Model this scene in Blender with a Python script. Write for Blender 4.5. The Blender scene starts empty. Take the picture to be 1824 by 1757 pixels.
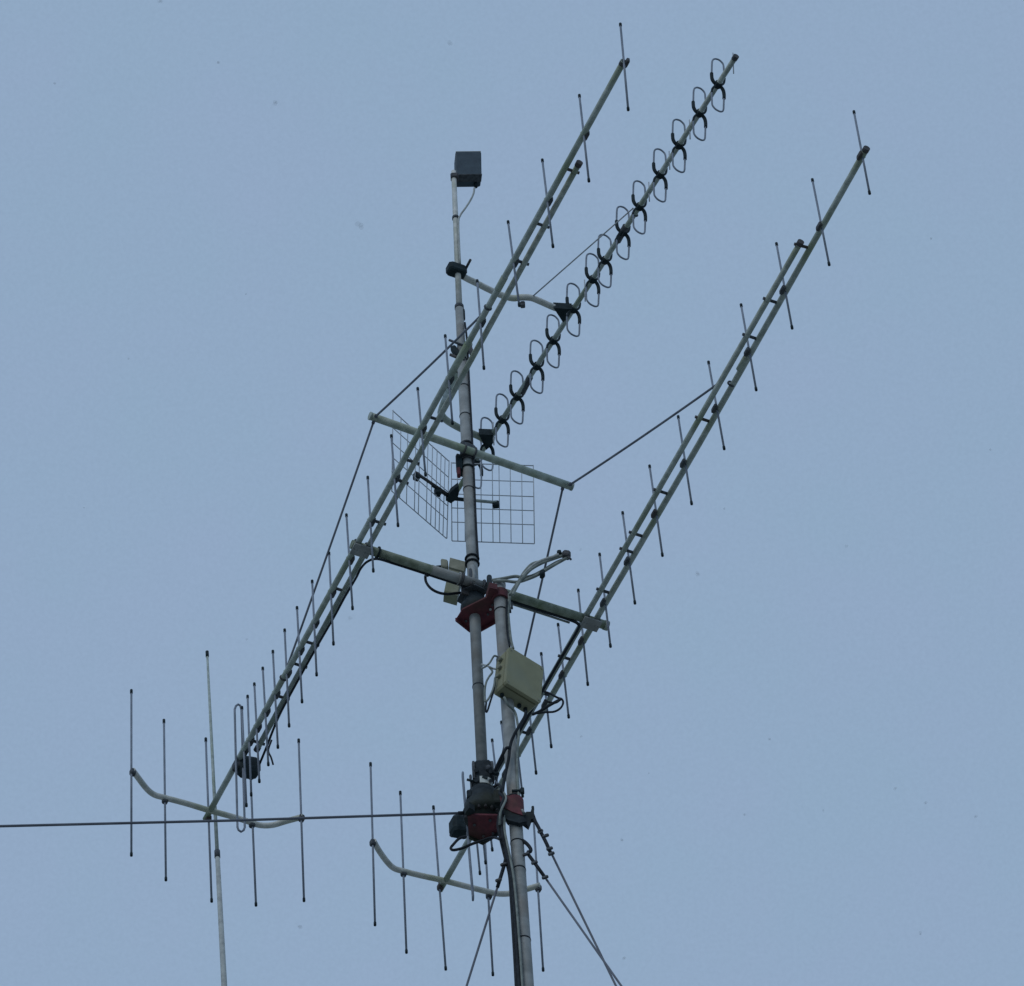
import bpy, math, random
from mathutils import Vector, Matrix
random.seed(4)
R = math.radians
scene = bpy.context.scene
col = scene.collection

# ------------------------------------------------------------------ camera
W, H, F = 1824.0, 1757.0, 13000.0
ELEV, ROLL = R(51.0), R(3.3)
C = Vector((0, 0, 1.6))
fw = Vector((0, math.cos(ELEV), math.sin(ELEV)))
r0 = Vector((1, 0, 0)); u0 = Vector((0, -math.sin(ELEV), math.cos(ELEV)))
rt = r0 * math.cos(ROLL) - u0 * math.sin(ROLL)
up = r0 * math.sin(ROLL) + u0 * math.cos(ROLL)
cd = bpy.data.cameras.new('camera'); cam = bpy.data.objects.new('camera', cd); col.objects.link(cam)
cd.sensor_width = 36; cd.sensor_fit = 'HORIZONTAL'; cd.lens = 36 * F / W
cd.clip_start = 0.5; cd.clip_end = 5000
m = Matrix((rt, up, -fw)).transposed().to_4x4(); m.translation = C
cam.matrix_world = m
scene.camera = cam

def ray(x, y):
    return (fw + rt * ((x - W / 2) / F) + up * ((H / 2 - y) / F))
def onpl(x, y, p, n):
    d = ray(x, y); return C + d * ((p - C).dot(n) / d.dot(n))
def onz(x, y, z): return onpl(x, y, Vector((0, 0, z)), Vector((0, 0, 1)))
def onY(x, y, Y): return onpl(x, y, Vector((0, Y, 0)), Vector((0, 1, 0)))
S = F / 44.0                                  # pixels per metre at the mast
def px(v): return v / S

P0 = C + ray(845, 1040).normalized() * 44.0   # where the crossboom meets the turning mast
ZC = P0.z
YR = P0.y + 0.075                             # turning mast
YL = P0.y - 0.055                             # fixed mast, a little nearer
ZT = onY(834, 803, YR - 0.06).z               # truss pole
ZL = onY(815, 484, YR).z                      # loop antenna

# ------------------------------------------------------------------ materials
def mat(name, c1, c2=None, rough=0.55, metal=0.0, scale=30.0, c3=None, bump=0.0, detail=4.0, lo=0.35, hi=0.65):
    mt = bpy.data.materials.new(name); mt.use_nodes = True
    nt = mt.node_tree; b = nt.nodes['Principled BSDF']
    b.inputs['Specular IOR Level'].default_value = .25; b.inputs['Roughness'].default_value = rough; b.inputs['Metallic'].default_value = metal
    c2 = c2 or tuple(v * 0.75 for v in c1)
    tc = nt.nodes.new('ShaderNodeTexCoord')
    nz = nt.nodes.new('ShaderNodeTexNoise'); nz.inputs['Scale'].default_value = scale; nz.inputs['Detail'].default_value = detail
    nt.links.new(tc.outputs['Object'], nz.inputs['Vector'])
    cr = nt.nodes.new('ShaderNodeValToRGB')
    cr.color_ramp.elements[0].position = lo; cr.color_ramp.elements[0].color = (*c1, 1)
    cr.color_ramp.elements[1].position = hi; cr.color_ramp.elements[1].color = (*c2, 1)
    nt.links.new(nz.outputs['Fac'], cr.inputs['Fac'])
    out = cr.outputs['Color']
    if c3:
        n2 = nt.nodes.new('ShaderNodeTexNoise'); n2.inputs['Scale'].default_value = 3.1; n2.inputs['Detail'].default_value = 6
        nt.links.new(tc.outputs['Object'], n2.inputs['Vector'])
        r2 = nt.nodes.new('ShaderNodeMapRange'); r2.inputs['From Min'].default_value = 0.5; r2.inputs['From Max'].default_value = 0.72
        nt.links.new(n2.outputs['Fac'], r2.inputs['Value'])
        mx = nt.nodes.new('ShaderNodeMix'); mx.data_type = 'RGBA'
        nt.links.new(r2.outputs['Result'], mx.inputs['Factor']); nt.links.new(out, mx.inputs['A']); mx.inputs['B'].default_value = (*c3, 1)
        out = mx.outputs['Result']
    nt.links.new(out, b.inputs['Base Color'])
    rr = nt.nodes.new('ShaderNodeMapRange'); rr.inputs['To Min'].default_value = max(0.05, rough - 0.12); rr.inputs['To Max'].default_value = min(1, rough + 0.15)
    nt.links.new(nz.outputs['Fac'], rr.inputs['Value']); nt.links.new(rr.outputs['Result'], b.inputs['Roughness'])
    if bump:
        bp = nt.nodes.new('ShaderNodeBump'); bp.inputs['Strength'].default_value = bump; bp.inputs['Distance'].default_value = 0.004
        nt.links.new(nz.outputs['Fac'], bp.inputs['Height']); nt.links.new(bp.outputs['Normal'], b.inputs['Normal'])
    return mt

M = {}
M['alu'] = mat('weathered aluminium', (.42, .485, .46), (.26, .31, .29), .6, .15, 26, (.22, .275, .19), lo=.3, hi=.7, bump=.1)
M['alu_pale'] = mat('pale aluminium', (.58, .60, .58), (.43, .46, .43), .6, .15, 22, (.36, .40, .30))
M['algae'] = mat('algae covered aluminium', (.42, .485, .43), (.28, .335, .285), .7, .05, 20, (.21, .285, .15))
M['moss'] = mat('moss stained aluminium', (.25, .295, .24), (.14, .175, .13), .75, .05, 20, (.12, .18, .06))
M['galv'] = mat('galvanised steel', (.31, .335, .335), (.22, .24, .24), .65, .15, 14, (.24, .225, .20), .15)
M['rod'] = mat('thin aluminium rod', (.215, .25, .305), (.155, .19, .235), .6, .15, 12)
M['black'] = mat('black plastic', (.014, .029, .036), (.008, .018, .023), .75, 0, 30)
M['cable'] = mat('black cable sheath', (.018, .026, .036), (.010, .015, .02), .75, 0, 20)
M['greycable'] = mat('grey green cable sheath', (.26, .30, .28), (.15, .18, .17), .65, 0, 20)
M['paleca'] = mat('pale grey cable sheath', (.42, .46, .45), (.30, .33, .33), .65, 0, 20)
M['dark'] = mat('dark steel', (.085, .10, .115), (.045, .055, .065), .65, .15, 45, (.075, .065, .06))
M['housing'] = mat('dark cast housing', (.024, .036, .044), (.013, .021, .028), .8, 0, 30, (.034, .04, .028), .3)
M['red'] = mat('dull red paint', (.155, .038, .05), (.095, .030, .044), .75, 0, 28, (.075, .04, .035), .2)
M['beige'] = mat('beige plastic', (.27, .27, .165), (.235, .238, .15), .6, 0, 9, (.24, .255, .18))
M['greybox'] = mat('grey weatherproof plastic', (.27, .28, .22), (.19, .20, .155), .7, 0, 18, (.2, .22, .14))
M['panel'] = mat('dark slate plastic', (.050, .078, .10), (.040, .062, .082), .6, 0, 14)
M['wire'] = mat('grey mesh wire', (.42, .46, .50), (.31, .36, .40), .6, .15, 20)
M['rope'] = mat('dark rope', (.15, .17, .205), (.11, .125, .155), .85, 0, 8)
M['label'] = mat('pale label', (.6, .64, .62), (.45, .5, .48), .6, 0, 60)

# ------------------------------------------------------------------ mesh helpers
class MB:
    def __init__(s): s.v = []; s.f = []; s.sm = []; s.mi = []; s.cur = 0
    def face(s, idx, smooth=False): s.f.append(tuple(idx)); s.sm.append(smooth); s.mi.append(s.cur)
    def tube(s, pts, rad, n=10, cap=True):
        pts = [Vector(p) for p in pts]
        rad = list(rad) if isinstance(rad, (list, tuple)) else [rad] * len(pts)
        t = (pts[1] - pts[0]).normalized()
        a = Vector((0, 0, 1)) if abs(t.z) < .9 else Vector((1, 0, 0))
        nrm = t.cross(a).normalized(); rings = []
        for i, p in enumerate(pts):
            if i == 0: d = pts[1] - pts[0]
            elif i == len(pts) - 1: d = pts[-1] - pts[-2]
            else: d = (pts[i + 1] - pts[i]).normalized() + (pts[i] - pts[i - 1]).normalized()
            d = d.normalized() if d.length > 1e-9 else t
            nrm = (nrm - d * nrm.dot(d)).normalized(); b = d.cross(nrm)
            base = len(s.v)
            for k in range(n):
                an = 2 * math.pi * k / n
                s.v.append(p + (nrm * math.cos(an) + b * math.sin(an)) * rad[i])
            rings.append(base)
        for i in range(len(rings) - 1):
            for k in range(n):
                k2 = (k + 1) % n
                s.face((rings[i] + k, rings[i] + k2, rings[i + 1] + k2, rings[i + 1] + k), True)
        if cap:
            s.face([rings[0] + k for k in range(n)][::-1]); s.face([rings[-1] + k for k in range(n)])
        return s
    def box(s, c, ax, ay, az, bev=0.0):       # half-extent vectors; chamfered along az edges
        c = Vector(c)
        if bev <= 0: prof = [(-1, -1), (1, -1), (1, 1), (-1, 1)]
        else:
            e = 1 - bev; prof = [(-e, -1), (e, -1), (1, -e), (1, e), (e, 1), (-e, 1), (-1, e), (-1, -e)]
        return s.prism([c + ax * x + ay * y - az for x, y in prof], az * 2, bev * 0.5 if bev else 0)
    def prism(s, poly, ext, bev=0.0):
        n = len(poly); poly = [Vector(p) for p in poly]; cen = sum(poly, Vector()) / n
        nn = Vector()
        for i in range(n): nn += (poly[i] - cen).cross(poly[(i + 1) % n] - cen)
        if nn.dot(ext) < 0: poly = poly[::-1]
        lv = [(poly, 0.0)] if bev <= 0 else [([cen + (p - cen) * (1 - bev) for p in poly], 0.0), (poly, bev)]
        lv += [(poly, 1.0)] if bev <= 0 else [(poly, 1 - bev), ([cen + (p - cen) * (1 - bev) for p in poly], 1.0)]
        b0 = []
        for pl, h in lv:
            b0.append(len(s.v)); s.v += [p + ext * h for p in pl]
        for a in range(len(lv) - 1):
            for i in range(n):
                j = (i + 1) % n
                s.face((b0[a] + i, b0[a] + j, b0[a + 1] + j, b0[a + 1] + i))
        s.face([b0[0] + i for i in range(n)][::-1]); s.face([b0[-1] + i for i in range(n)])
        return s
    def lathe(s, c, prof, n=24, axis=Vector((0, 0, 1))):    # prof: (offset along axis, radius)
        ax = axis.normalized(); a = Vector((1, 0, 0)) if abs(ax.x) < .9 else Vector((0, 1, 0))
        u = ax.cross(a).normalized(); w = ax.cross(u); rg = []
        for h, r in prof:
            rg.append(len(s.v))
            for k in range(n):
                an = 2 * math.pi * k / n
                s.v.append(Vector(c) + ax * h + (u * math.cos(an) + w * math.sin(an)) * r)
        for i in range(len(rg) - 1):
            for k in range(n):
                k2 = (k + 1) % n
                s.face((rg[i] + k, rg[i] + k2, rg[i + 1] + k2, rg[i + 1] + k), abs(prof[i][0] - prof[i + 1][0]) > 1e-4 )
        s.face([rg[0] + k for k in range(n)][::-1]); s.face([rg[-1] + k for k in range(n)])
        return s
    def ring(s, c, axis, rr, r, n=20, m=8, a0=0, a1=2 * math.pi):
        ax = axis.normalized(); a = Vector((1, 0, 0)) if abs(ax.x) < .9 else Vector((0, 1, 0))
        u = ax.cross(a).normalized(); w = ax.cross(u)
        k = n if a1 - a0 < 6.2 else n
        return s.tube([Vector(c) + (u * math.cos(a0 + (a1 - a0) * i / k) + w * math.sin(a0 + (a1 - a0) * i / k)) * rr for i in range(k + 1)], r, m, cap=(a1 - a0 < 6.2))
    def band(s, c, axis, r_in, r_out, h, n=20):             # flat hose clamp
        return s.lathe(c, [(-h / 2, r_in), (-h / 2, r_out), (h / 2, r_out), (h / 2, r_in)], n, axis)
    def blob(s, c, r, sx=1, sy=1, sz=1):
        prof = [(-1, .05), (-.85, .53), (-.45, .89), (0, 1), (.45, .89), (.85, .53), (1, .05)]
        return s.lathe(c, [(h * r * sz, q * r * sx) for h, q in prof], 12)
    def build(s, name, mats, parent=None):
        o0 = Vector(parent['o']) if parent and 'o' in parent else (s.orig if hasattr(s, 'orig') else (sum(s.v, Vector()) / len(s.v) if not parent else Vector()))
        me = bpy.data.meshes.new(name)
        me.from_pydata([tuple(v - o0) for v in s.v], [], s.f)
        me.polygons.foreach_set('use_smooth', s.sm); me.polygons.foreach_set('material_index', s.mi)
        for mm in (mats if isinstance(mats, (list, tuple)) else [mats]): me.materials.append(M[mm] if isinstance(mm, str) else mm)
        me.update()
        ob = bpy.data.objects.new(name, me); col.objects.link(ob)
        if parent: ob.parent = parent; ob['o'] = tuple(o0)
        else: ob.location = o0; ob['o'] = tuple(o0)
        return ob

def tag(o, label, cat, group=None):
    o['label'] = label; o['category'] = cat
    if group: o['group'] = group
    return o
def thing(name, loc, label, cat, group=None):
    o = bpy.data.objects.new(name, None); col.objects.link(o)
    o.location = loc; o.empty_display_size = .1; o['o'] = tuple(loc)
    return tag(o, label, cat, group)
def smooth(pts, n=6):
    pts = [Vector(p) for p in pts]; out = []
    q = [pts[0] * 2 - pts[1]] + pts + [pts[-1] * 2 - pts[-2]]
    for i in range(1, len(q) - 2):
        for k in range(n):
            t = k / n
            out.append(.5 * ((2 * q[i]) + (q[i + 1] - q[i - 1]) * t + (2 * q[i - 1] - 5 * q[i] + 4 * q[i + 1] - q[i + 2]) * t * t + (3 * q[i] - q[i - 1] - 3 * q[i + 1] + q[i + 2]) * t ** 3))
    return out + [pts[-1]]
def isect(a, b, c, d):                         # crossing of two picture lines
    (x1, y1), (x2, y2), (x3, y3), (x4, y4) = a, b, c, d
    den = (x1 - x2) * (y3 - y4) - (y1 - y2) * (x3 - x4)
    q1, q2 = x1 * y2 - y1 * x2, x3 * y4 - y3 * x4
    return ((q1 * (x3 - x4) - (x1 - x2) * q2) / den, (q1 * (y3 - y4) - (y1 - y2) * q2) / den)
Z = Vector((0, 0, 1))
def cable(name, pts, r, m, label, cat='cable', group=None, n=8, k=6):
    return tag(MB().tube(smooth(pts, k) if k else pts, r, n).build(name, m), label, cat, group)

# ------------------------------------------------------------------ ground
g = MB(); s_ = 1500
g.v = [Vector((-s_, -s_, 0)), Vector((s_, -s_, 0)), Vector((s_, s_, 0)), Vector((-s_, s_, 0))]; g.face((0, 1, 2, 3)); g.orig = Vector()
gm = mat('pale bounce grass', (.20, .21, .17), (.42, .42, .41), .9, 0, 0.6)  # unseen ground, tone paled on purpose to bounce light up onto the undersides
go = g.build('ground', gm); go['kind'] = 'structure'

# ------------------------------------------------------------------ fixed mast
a, b = onY(889, 1043, YL), onY(939, 1757, YL)
lax = (a - b).normalized()
foot = b - lax * (b.z / lax.z)
def lm(y, off=0.0):                            # point of the fixed mast's axis at picture height y
    x = 889 + (y - 1043) * 50 / 714.0 + off
    return onY(x, y, YL)
LR = px(11.3)
mast = thing('antenna_mast', foot, 'thick grey galvanised mast rising from the bottom edge, ending just under the crossboom', 'mast')
MB().tube([foot, lm(1500), a], [LR * 1.02, LR * 1.02, LR], 20).build('pole', 'galv', mast)
MB().lathe(a, [(-.01, LR * 1.05), (.012, LR * 1.05), (.026, LR * .8), (.032, LR * .3)], 20, lax).build('pole_cap', 'paleca', mast)
for y in (1090, 1423, 1503, 1551, 1676):
    MB().band(lm(y), lax, LR * .98, LR * 1.07, .010).build('hose_clamp', 'cable', mast)
MB().box(lm(1091) + Vector((LR + .012, -.012, -.01)), Vector((.012, 0, 0)), Vector((0, .008, 0)), Z * .008).build('clamp_screw', 'black', mast)

# ------------------------------------------------------------------ turning mast
def rm(y):
    x = 823 + (y - 630) * 36 / 740.0
    return onY(x, y, YR)
RR = px(9.8)
t0, t1 = rm(1396), rm(648)
rax = (t1 - t0).normalized()
rot = thing('turning_mast', t0, 'slim grey mast tube stepping thinner upward, standing in the dark rotator', 'mast')
MB().tube([t0, t1], RR, 20).build('lower_tube', 'galv', rot)
q0, q1 = onY(823.5, 656, YR), onY(818, 547, YR)
MB().tube([q0, q1], px(7.9), 18).build('middle_tube', 'galv', rot)
e0, e1 = onY(818.3, 552, YR), onY(814.5, 430, YR)
e2 = onY(808, 306, YR)
MB().tube([e0, onY(811.5, 389, YR), e2], [px(5.9), px(5.2), px(4.7)], 16).build('upper_tube', 'alu_pale', rot)
for y, r_ in ((641, 8), (691, 9.9), (742, 9.9), (792, 9.9), (873, 9.9), (1224, 9.9)):
    MB().band(rm(y), rax, px(r_ - .2), px(r_ + .8), .007).build('hose_clamp', 'dark', rot)
MB().band(onY(818, 548, YR), rax, px(5), px(8.6), .03).build('reducer', 'dark', rot)
MB().band(onY(811.5, 389, YR), rax, px(5), px(6.6), .022).build('hose_clamp', 'dark', rot)
MB().box(onY(825.5, 561, YR), Vector((px(3.2), 0, 0)), Vector((0, .012, 0)), rax * .05, .4).build('clamp_bolt', 'black', rot)
cable('coaxial_cable', [onY(828, 575, YR - .02), onY(832, 610, YR - .02), rm(700) + Vector((RR + .003, -.02, 0)), rm(760) + Vector((RR + .004, -.022, 0)),
      rm(850) + Vector((RR + .004, -.02, 0)), rm(940) + Vector((RR + .002, -.02, 0)), rm(1000) + Vector((RR + .004, -.02, 0))], .0065, 'cable',
      'black coax taped down the right side of the slim upper mast', group='coax cables on the masts')
cable('coaxial_cable', [onY(845, 335, YR - .005), onY(843.5, 345, YR - .01), onY(838, 357, YR - .015), onY(829, 371, YR - .02), onY(820, 384, YR - .02), onY(816.5, 400, YR - .018), onY(819.5, 470, YR - .02)],
      .0065, 'paleca', 'thin pale cable hanging from the dark panel antenna at the mast top', group='coax cables on the masts')

# ------------------------------------------------------------------ panel antenna on the mast top
az = R(8); wd = Vector((math.cos(az), math.sin(az), 0)); dd = Vector((-math.sin(az), math.cos(az), 0))
bl = onpl(811.8, 313.5, onY(811.8, 313.5, YR + .004), dd); tl = onpl(811.2, 270, bl, dd)
br = onpl(858, 313, bl, dd)
hv = tl - bl; wv = br - bl
pan = thing('panel_antenna', bl + wv / 2, 'small dark slate box antenna fixed to the very top of the mast', 'antenna')
dp = px(21.5) / .777
cen = bl + wv / 2 + hv / 2 + dd * dp / 2
MB().box(cen, wv / 2, dd * dp / 2, hv / 2, .10).build('cover', 'panel', pan)
MB().box(cen + hv * .505, wv * .485, dd * dp * .47, hv * .012).build('top_rim', 'greybox', pan)
MB().box(bl + dd * .02 + hv * .03 + wv / 2 - hv * .02 - wv * .03, wv * .54, dd * .03, hv * .012).build('mounting_strap', 'dark', pan)
MB().tube([bl + wv * .80 + dd * dp * .7 + Z * .005, bl + wv * .80 + dd * dp * .7 - Z * .035], .013, 10).build('cable_connector', 'black', pan)
MB().box(onY(808, 316, YR) + Vector((.006, 0, 0)), Vector((.026, 0, 0)), Vector((0, .026, 0)), Z * .02, .3).build('mast_bracket', 'dark', pan)

# ------------------------------------------------------------------ crossboom
def cb(x): return onz(x, 986 + (x - 677) * .319, ZC)
CR = px(8.3)
cax = (cb(1075) - cb(626)).normalized(); cper = Z.cross(cax)
xb = thing('crossboom', cb(845), 'sturdy green stained boom lying across the slim mast and carrying both long antennas', 'boom')
MB().tube([cb(626), cb(845), cb(1078)], CR, 20).build('tube', 'moss', xb)
MB().tube([cb(1076), cb(1083)], CR * 1.12, 16).build('end_cap', 'alu', xb)
MB().tube([cb(768), cb(872)], CR * 1.09, 20).build('sleeve', 'galv', xb)
pc = rm(1022)
MB().box(Vector((cb(841).x, (cb(841).y + YR) / 2 + .0, cb(841).z)), cax * .075, cper * .006, Z * .085).build('mast_plate', 'dark', xb)
for y in (996, 1005, 1052):
    o = MB().ring(rm(y), rax, RR + .006, .007); o.build('u_bolt', 'cable', xb)
for x in (822, 860):
    MB().ring(cb(x), cax, CR + .008, .007).build('u_bolt', 'dark', xb)
for x in (817, 868, 872):
    MB().ring(cb(x), cax, CR + .009, .0045).build('u_bolt', 'galv', xb)
MB().tube([onY(841, 1009, YR - .05), onY(843.5, 1024, YR - .06), onY(843, 1038, YR - .10)], .014, 10).build('clamp_bolt', 'galv', xb)
MB().tube([onY(838, 1015, YR - .06), onY(840, 1042, YR - .11)], .010, 10).build('clamp_bolt', 'dark', xb)
MB().tube([onY(871.5, 1028, YR - .05), onY(872.5, 1054, YR - .13)], [.016, .019], 12).build('clamp_post', 'housing', xb)
for xs, rng in ((643, 1), (1052, 1)):
    b_ = MB().box(cb(xs) - Z * (CR + .006), cax * px(17), cper * px(12.5), Z * .005)
    b_.build('boom_plate', 'galv', xb)
    for d in (-12, -7, 7, 12):
        MB().ring(cb(xs + d), cax, CR + .006, .006).build('u_bolt', 'dark', xb)
MB().ring(cb(673), cax, CR + .005, .007).build('u_bolt', 'black', xb)

# ------------------------------------------------------------------ yagi antennas
def yagi(main, sup, directors, reflectors, dipole, box_px, bar, links, label, side, rope_clamp, splice, bow=0.0):
    A, B = main                                    # tip and rear of the element boom in the picture
    a3, b3 = onz(*A, ZC), onz(*B, ZC)
    ax = (a3 - b3).normalized(); pr = ax.cross(Z) * -side       # pr points to the stay tube
    t = thing('yagi_antenna', (a3 + b3) / 2, label, 'antenna', 'long vertical yagi antennas on the crossboom')
    BR = px(5.5); lift = Z * (CR + BR + .004) * 0
    boom = MB().tube(smooth([b3 - ax * .02, b3.lerp(a3, .33), b3.lerp(a3, .62) - pr * bow, a3 + ax * .02], 4), BR, 16).build('boom', 'alu', t)
    MB().tube([a3 + ax * .005, a3 + ax * .032], BR * 1.12, 14).build('end_cap', 'dark', boom)
    s0, s1 = onz(*sup[0], ZC), onz(*sup[1], ZC)
    st = MB().tube([s0, s1], BR * .93, 16).build('stay_tube', 'alu', t)
    MB().tube([s0, s0 + (s0 - s1).normalized() * .03], BR * 1.12, 12).build('end_cap', 'dark', st)
    MB().tube([s1, s1 + (s1 - s0).normalized() * .03], BR * 1.08, 12).build('end_cap', 'dark', st)
    def bx(y): return A[0] + (y - A[1]) * (B[0] - A[0]) / (B[1] - A[1])
    def sx(y): return sup[0][0] + (y - sup[0][1]) * (sup[1][0] - sup[0][0]) / (sup[1][1] - sup[0][1])
    for y in links:
        p = onz(bx(y), y, ZC); q = s0.lerp(s1, min(1, max(0, (p - s0).dot(s1 - s0) / (s1 - s0).length_squared)))
        d = (q - p).normalized()
        o = MB().tube([p, q + d * (BR + .010)], .0095, 10)
        o.build('spacer', 'dark', t)
        MB().ring(q, ax, BR * .96, .0035, 16, 6).build('tube_clamp', 'alu', t)
    def rod(name, top, bot, r, ends=True, line=None, ins=True, bar_pt=None):
        c = isect(top, bot, A, B) if bar_pt is None else bar_pt
        q = onz(*c, ZC)
        p, e = onpl(*top, q, ax), onpl(*bot, q, ax)
        o = MB().tube([p, e], r, 8)
        if ends:
            o.cur = 1
            d = (e - p).normalized()
            o.tube([p - d * .004, p + d * .022], r * 1.32, 8); o.tube([e - d * .022, e + d * .004], r * 1.32, 8)
        ob = o.build(name, ['rod', 'black'], t)
        if ins:
            mid = q
            iv = MB().box(mid + pr * BR * .95 - Z * BR * .35, pr * .010, ax * .028, Z * .017, .3).build('insulator', 'dark', ob)
            MB().ring(mid, ax, BR * 1.0, .003, 14, 6).build('saddle', 'alu', ob)
        return q
    for tp, bt in directors: rod('director', tp, bt, px(1.9))
    # folded dipole: two uprights joined by bends at both ends
    l0, l1, rr0, rr1 = dipole
    q = onz(*isect(((l0[0] + rr0[0]) / 2, l0[1]), ((l1[0] + rr1[0]) / 2, l1[1]), A, B), ZC)
    mid_t = ((l0[0] + rr0[0]) / 2, l0[1] - 9); mid_b = ((l1[0] + rr1[0]) / 2, l1[1] + 8)
    pth = [(rr0[0], (rr0[1] + rr1[1]) / 2), rr0, (rr0[0] - .18 * (rr0[0] - l0[0]), l0[1] - 7), mid_t, (l0[0] + .18 * (rr0[0] - l0[0]), l0[1] - 6), l0,
           l1, (l1[0] + .15 * (rr1[0] - l1[0]), l1[1] + 5), mid_b, (rr1[0] - .15 * (rr1[0] - l1[0]), l1[1] + 5), rr1, ((rr0[0] + rr1[0]) / 2, (rr0[1] + rr1[1]) / 2)]
    pth[0] = ((rr0[0] + rr1[0]) / 2, (rr0[1] + rr1[1]) / 2)
    dz_ = .045 if rr0[0] - l0[0] < 6 else 0
    MB().tube([onpl(*p, q + ax * dz_ * max(0, min(1, f)), ax) for p, f in zip(pth, (1, 1, .8, .5, .2, 0, 0, .2, .5, .8, 1, 1))], px(2.1), 10).build('folded_dipole', 'rod', t)
    x0, y0, x1, y1 = box_px
    cen = onpl((x0 + x1) / 2, (y0 + y1) / 2, q - ax * .03, ax)
    u_ = (onpl(x1, (y0 + y1) / 2 + 3, cen, ax) - onpl(x0, (y0 + y1) / 2 - 3, cen, ax)) / 2
    fb = MB().box(cen, u_, ax * .045, Z * px((y1 - y0) * .62), .35).build('feed_box', 'black', t)
    MB().tube([cen + u_ * .55 * side - ax * .02 - Z * .03, cen + u_ * .55 * side - ax * .06 - Z * .03], .016, 10).build('cable_connector', 'dark', fb)
    MB().box(cen - u_ * 1.12 * side, u_ * .35, ax * .03, Z * .03, .3).build('bracket', 'dark', fb)
    # bent bar carrying the reflectors
    MB().tube(smooth([onz(*p, ZC) for p in bar], 5), px(5.6), 14).build('reflector_bar', 'alu_pale', t)
    for tp, bt, jp in reflectors:
        q_ = onz(*jp, ZC)
        p, e = onpl(*tp, q_, ax), onpl(*bt, q_, ax)
        o = MB().tube([p, e], px(2.0), 8); o.cur = 1; d = (e - p).normalized()
        o.tube([p - d * .004, p + d * .03], px(2.6), 8); o.tube([e - d * .024, e + d * .004], px(2.6), 8)
        ob = o.build('reflector', ['rod', 'black'], t)
        MB().box(q_ - Z * .01, cax * .018, cper * .018, Z * .022, .35).build('insulator', 'dark', ob)
    for y in rope_clamp:
        p = onz(bx(y), y, ZC)
        MB().ring(p, ax, BR * 1.05, .007, 16, 6).build('rope_clamp', 'dark', t)
    for y, L in splice:
        p = onz(bx(y), y, ZC)
        MB().tube([p - ax * L, p + ax * L], BR * 1.13, 16).build('boom_splice', 'algae', t)
    return t, a3, b3, s0, s1

dirA = [((1105, 43), (1119, 196)), ((1032, 170), (1049, 323)), ((966, 285), (985, 440)), ((905, 395), (925, 545)), ((850, 500), (862, 657)), ((793, 598), (806, 755)),
        ((744, 692), (758, 847)), ((697, 776), (709, 937)), ((655, 850), (665, 1018)), ((617, 917), (628, 1085)), ((586, 985), (594, 1148)), ((556, 1035), (564, 1203)),
        ((529, 1082), (538, 1251)), ((507, 1122), (515, 1294)), ((486, 1160), (495, 1332)), ((468, 1190), (478, 1363)), ((453, 1218), (462, 1393)), ((441, 1240), (447.5, 1417)), ((431, 1260), (439, 1436))]
refA = [((234, 1230), (234, 1524), (236.5, 1374)), ((292, 1283), (295.5, 1568), (294, 1424)), ((366.5, 1316), (377, 1606), (371, 1456)), ((444, 1325), (456, 1613), (449, 1467)), ((532, 1318), (541.5, 1605), (537, 1456))]
barA = [(236, 1372), (247, 1387), (262, 1406), (275, 1416), (292, 1421), (330, 1431), (370, 1443), (410, 1454), (440, 1463), (462, 1470), (485, 1470), (510, 1463), (540, 1455)]
yA = yagi(((1107, 117), (368, 1456)), ((1029, 296), (460, 1331)), dirA, refA, ((418, 1264), (423, 1474), (430, 1264), (436, 1474)), (424, 1352, 461, 1383), barA,
          (300, 397, 463, 742, 818, 853, 926, 1047, 1142, 1181, 1238, 1318), 'long yagi antenna on the crossboom left end, crossing in front of the slim mast', 1, (548, 1208), ((505, .05), (640, .12)))
dirB = [((1521, 199), (1549, 345)), ((1447, 320), (1477, 472)), ((1383, 434), (1411, 585)), ((1320, 543), (1347, 695)), ((1262, 645), (1290, 800)), ((1208, 742), (1232, 898)),
        ((1157, 830), (1180, 990)), ((1109, 913), (1131, 1075)), ((1068, 987), (1087.5, 1152)), ((1030, 1051), (1047, 1220)), ((994, 1112), (1013, 1278)), ((964, 1164), (982, 1331)),
        ((937, 1212), (955, 1378)), ((912, 1252), (931, 1419)), ((893, 1286), (912, 1455)), ((876.6, 1318), (896, 1487)), ((857, 1342), (877, 1515)), ((847, 1366), (865, 1538)), ((838, 1383), (855, 1557))]
refB = [((660, 1360), (668, 1648), (664, 1500)), ((713, 1411), (724, 1697), (719, 1554)), ((772, 1437), (794, 1727), (784, 1579)), ((861, 1449), (878, 1737), (871, 1594)), ((949, 1438), (967.5, 1729), (959, 1581))]
barB = [(665, 1498), (676, 1517), (690, 1536), (702, 1547), (718, 1552), (750, 1560), (787, 1568), (830, 1579), (862, 1587), (885, 1592), (908, 1592), (932, 1586), (962, 1577)]
yB = yagi(((1540, 271), (786, 1582)), ((1423, 437), (881, 1381)), dirB, refB, ((824, 1385), (842, 1596), (824.8, 1385), (842.8, 1596)), (803, 1456, 838, 1490), barB,
          (442, 540, 604, 751, 880, 956, 985, 1057, 1176, 1240, 1308), 'long yagi antenna on the crossboom right end, its rear behind the thick mast', -1, (684, 1430), ((648, .05),), .013)

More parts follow.
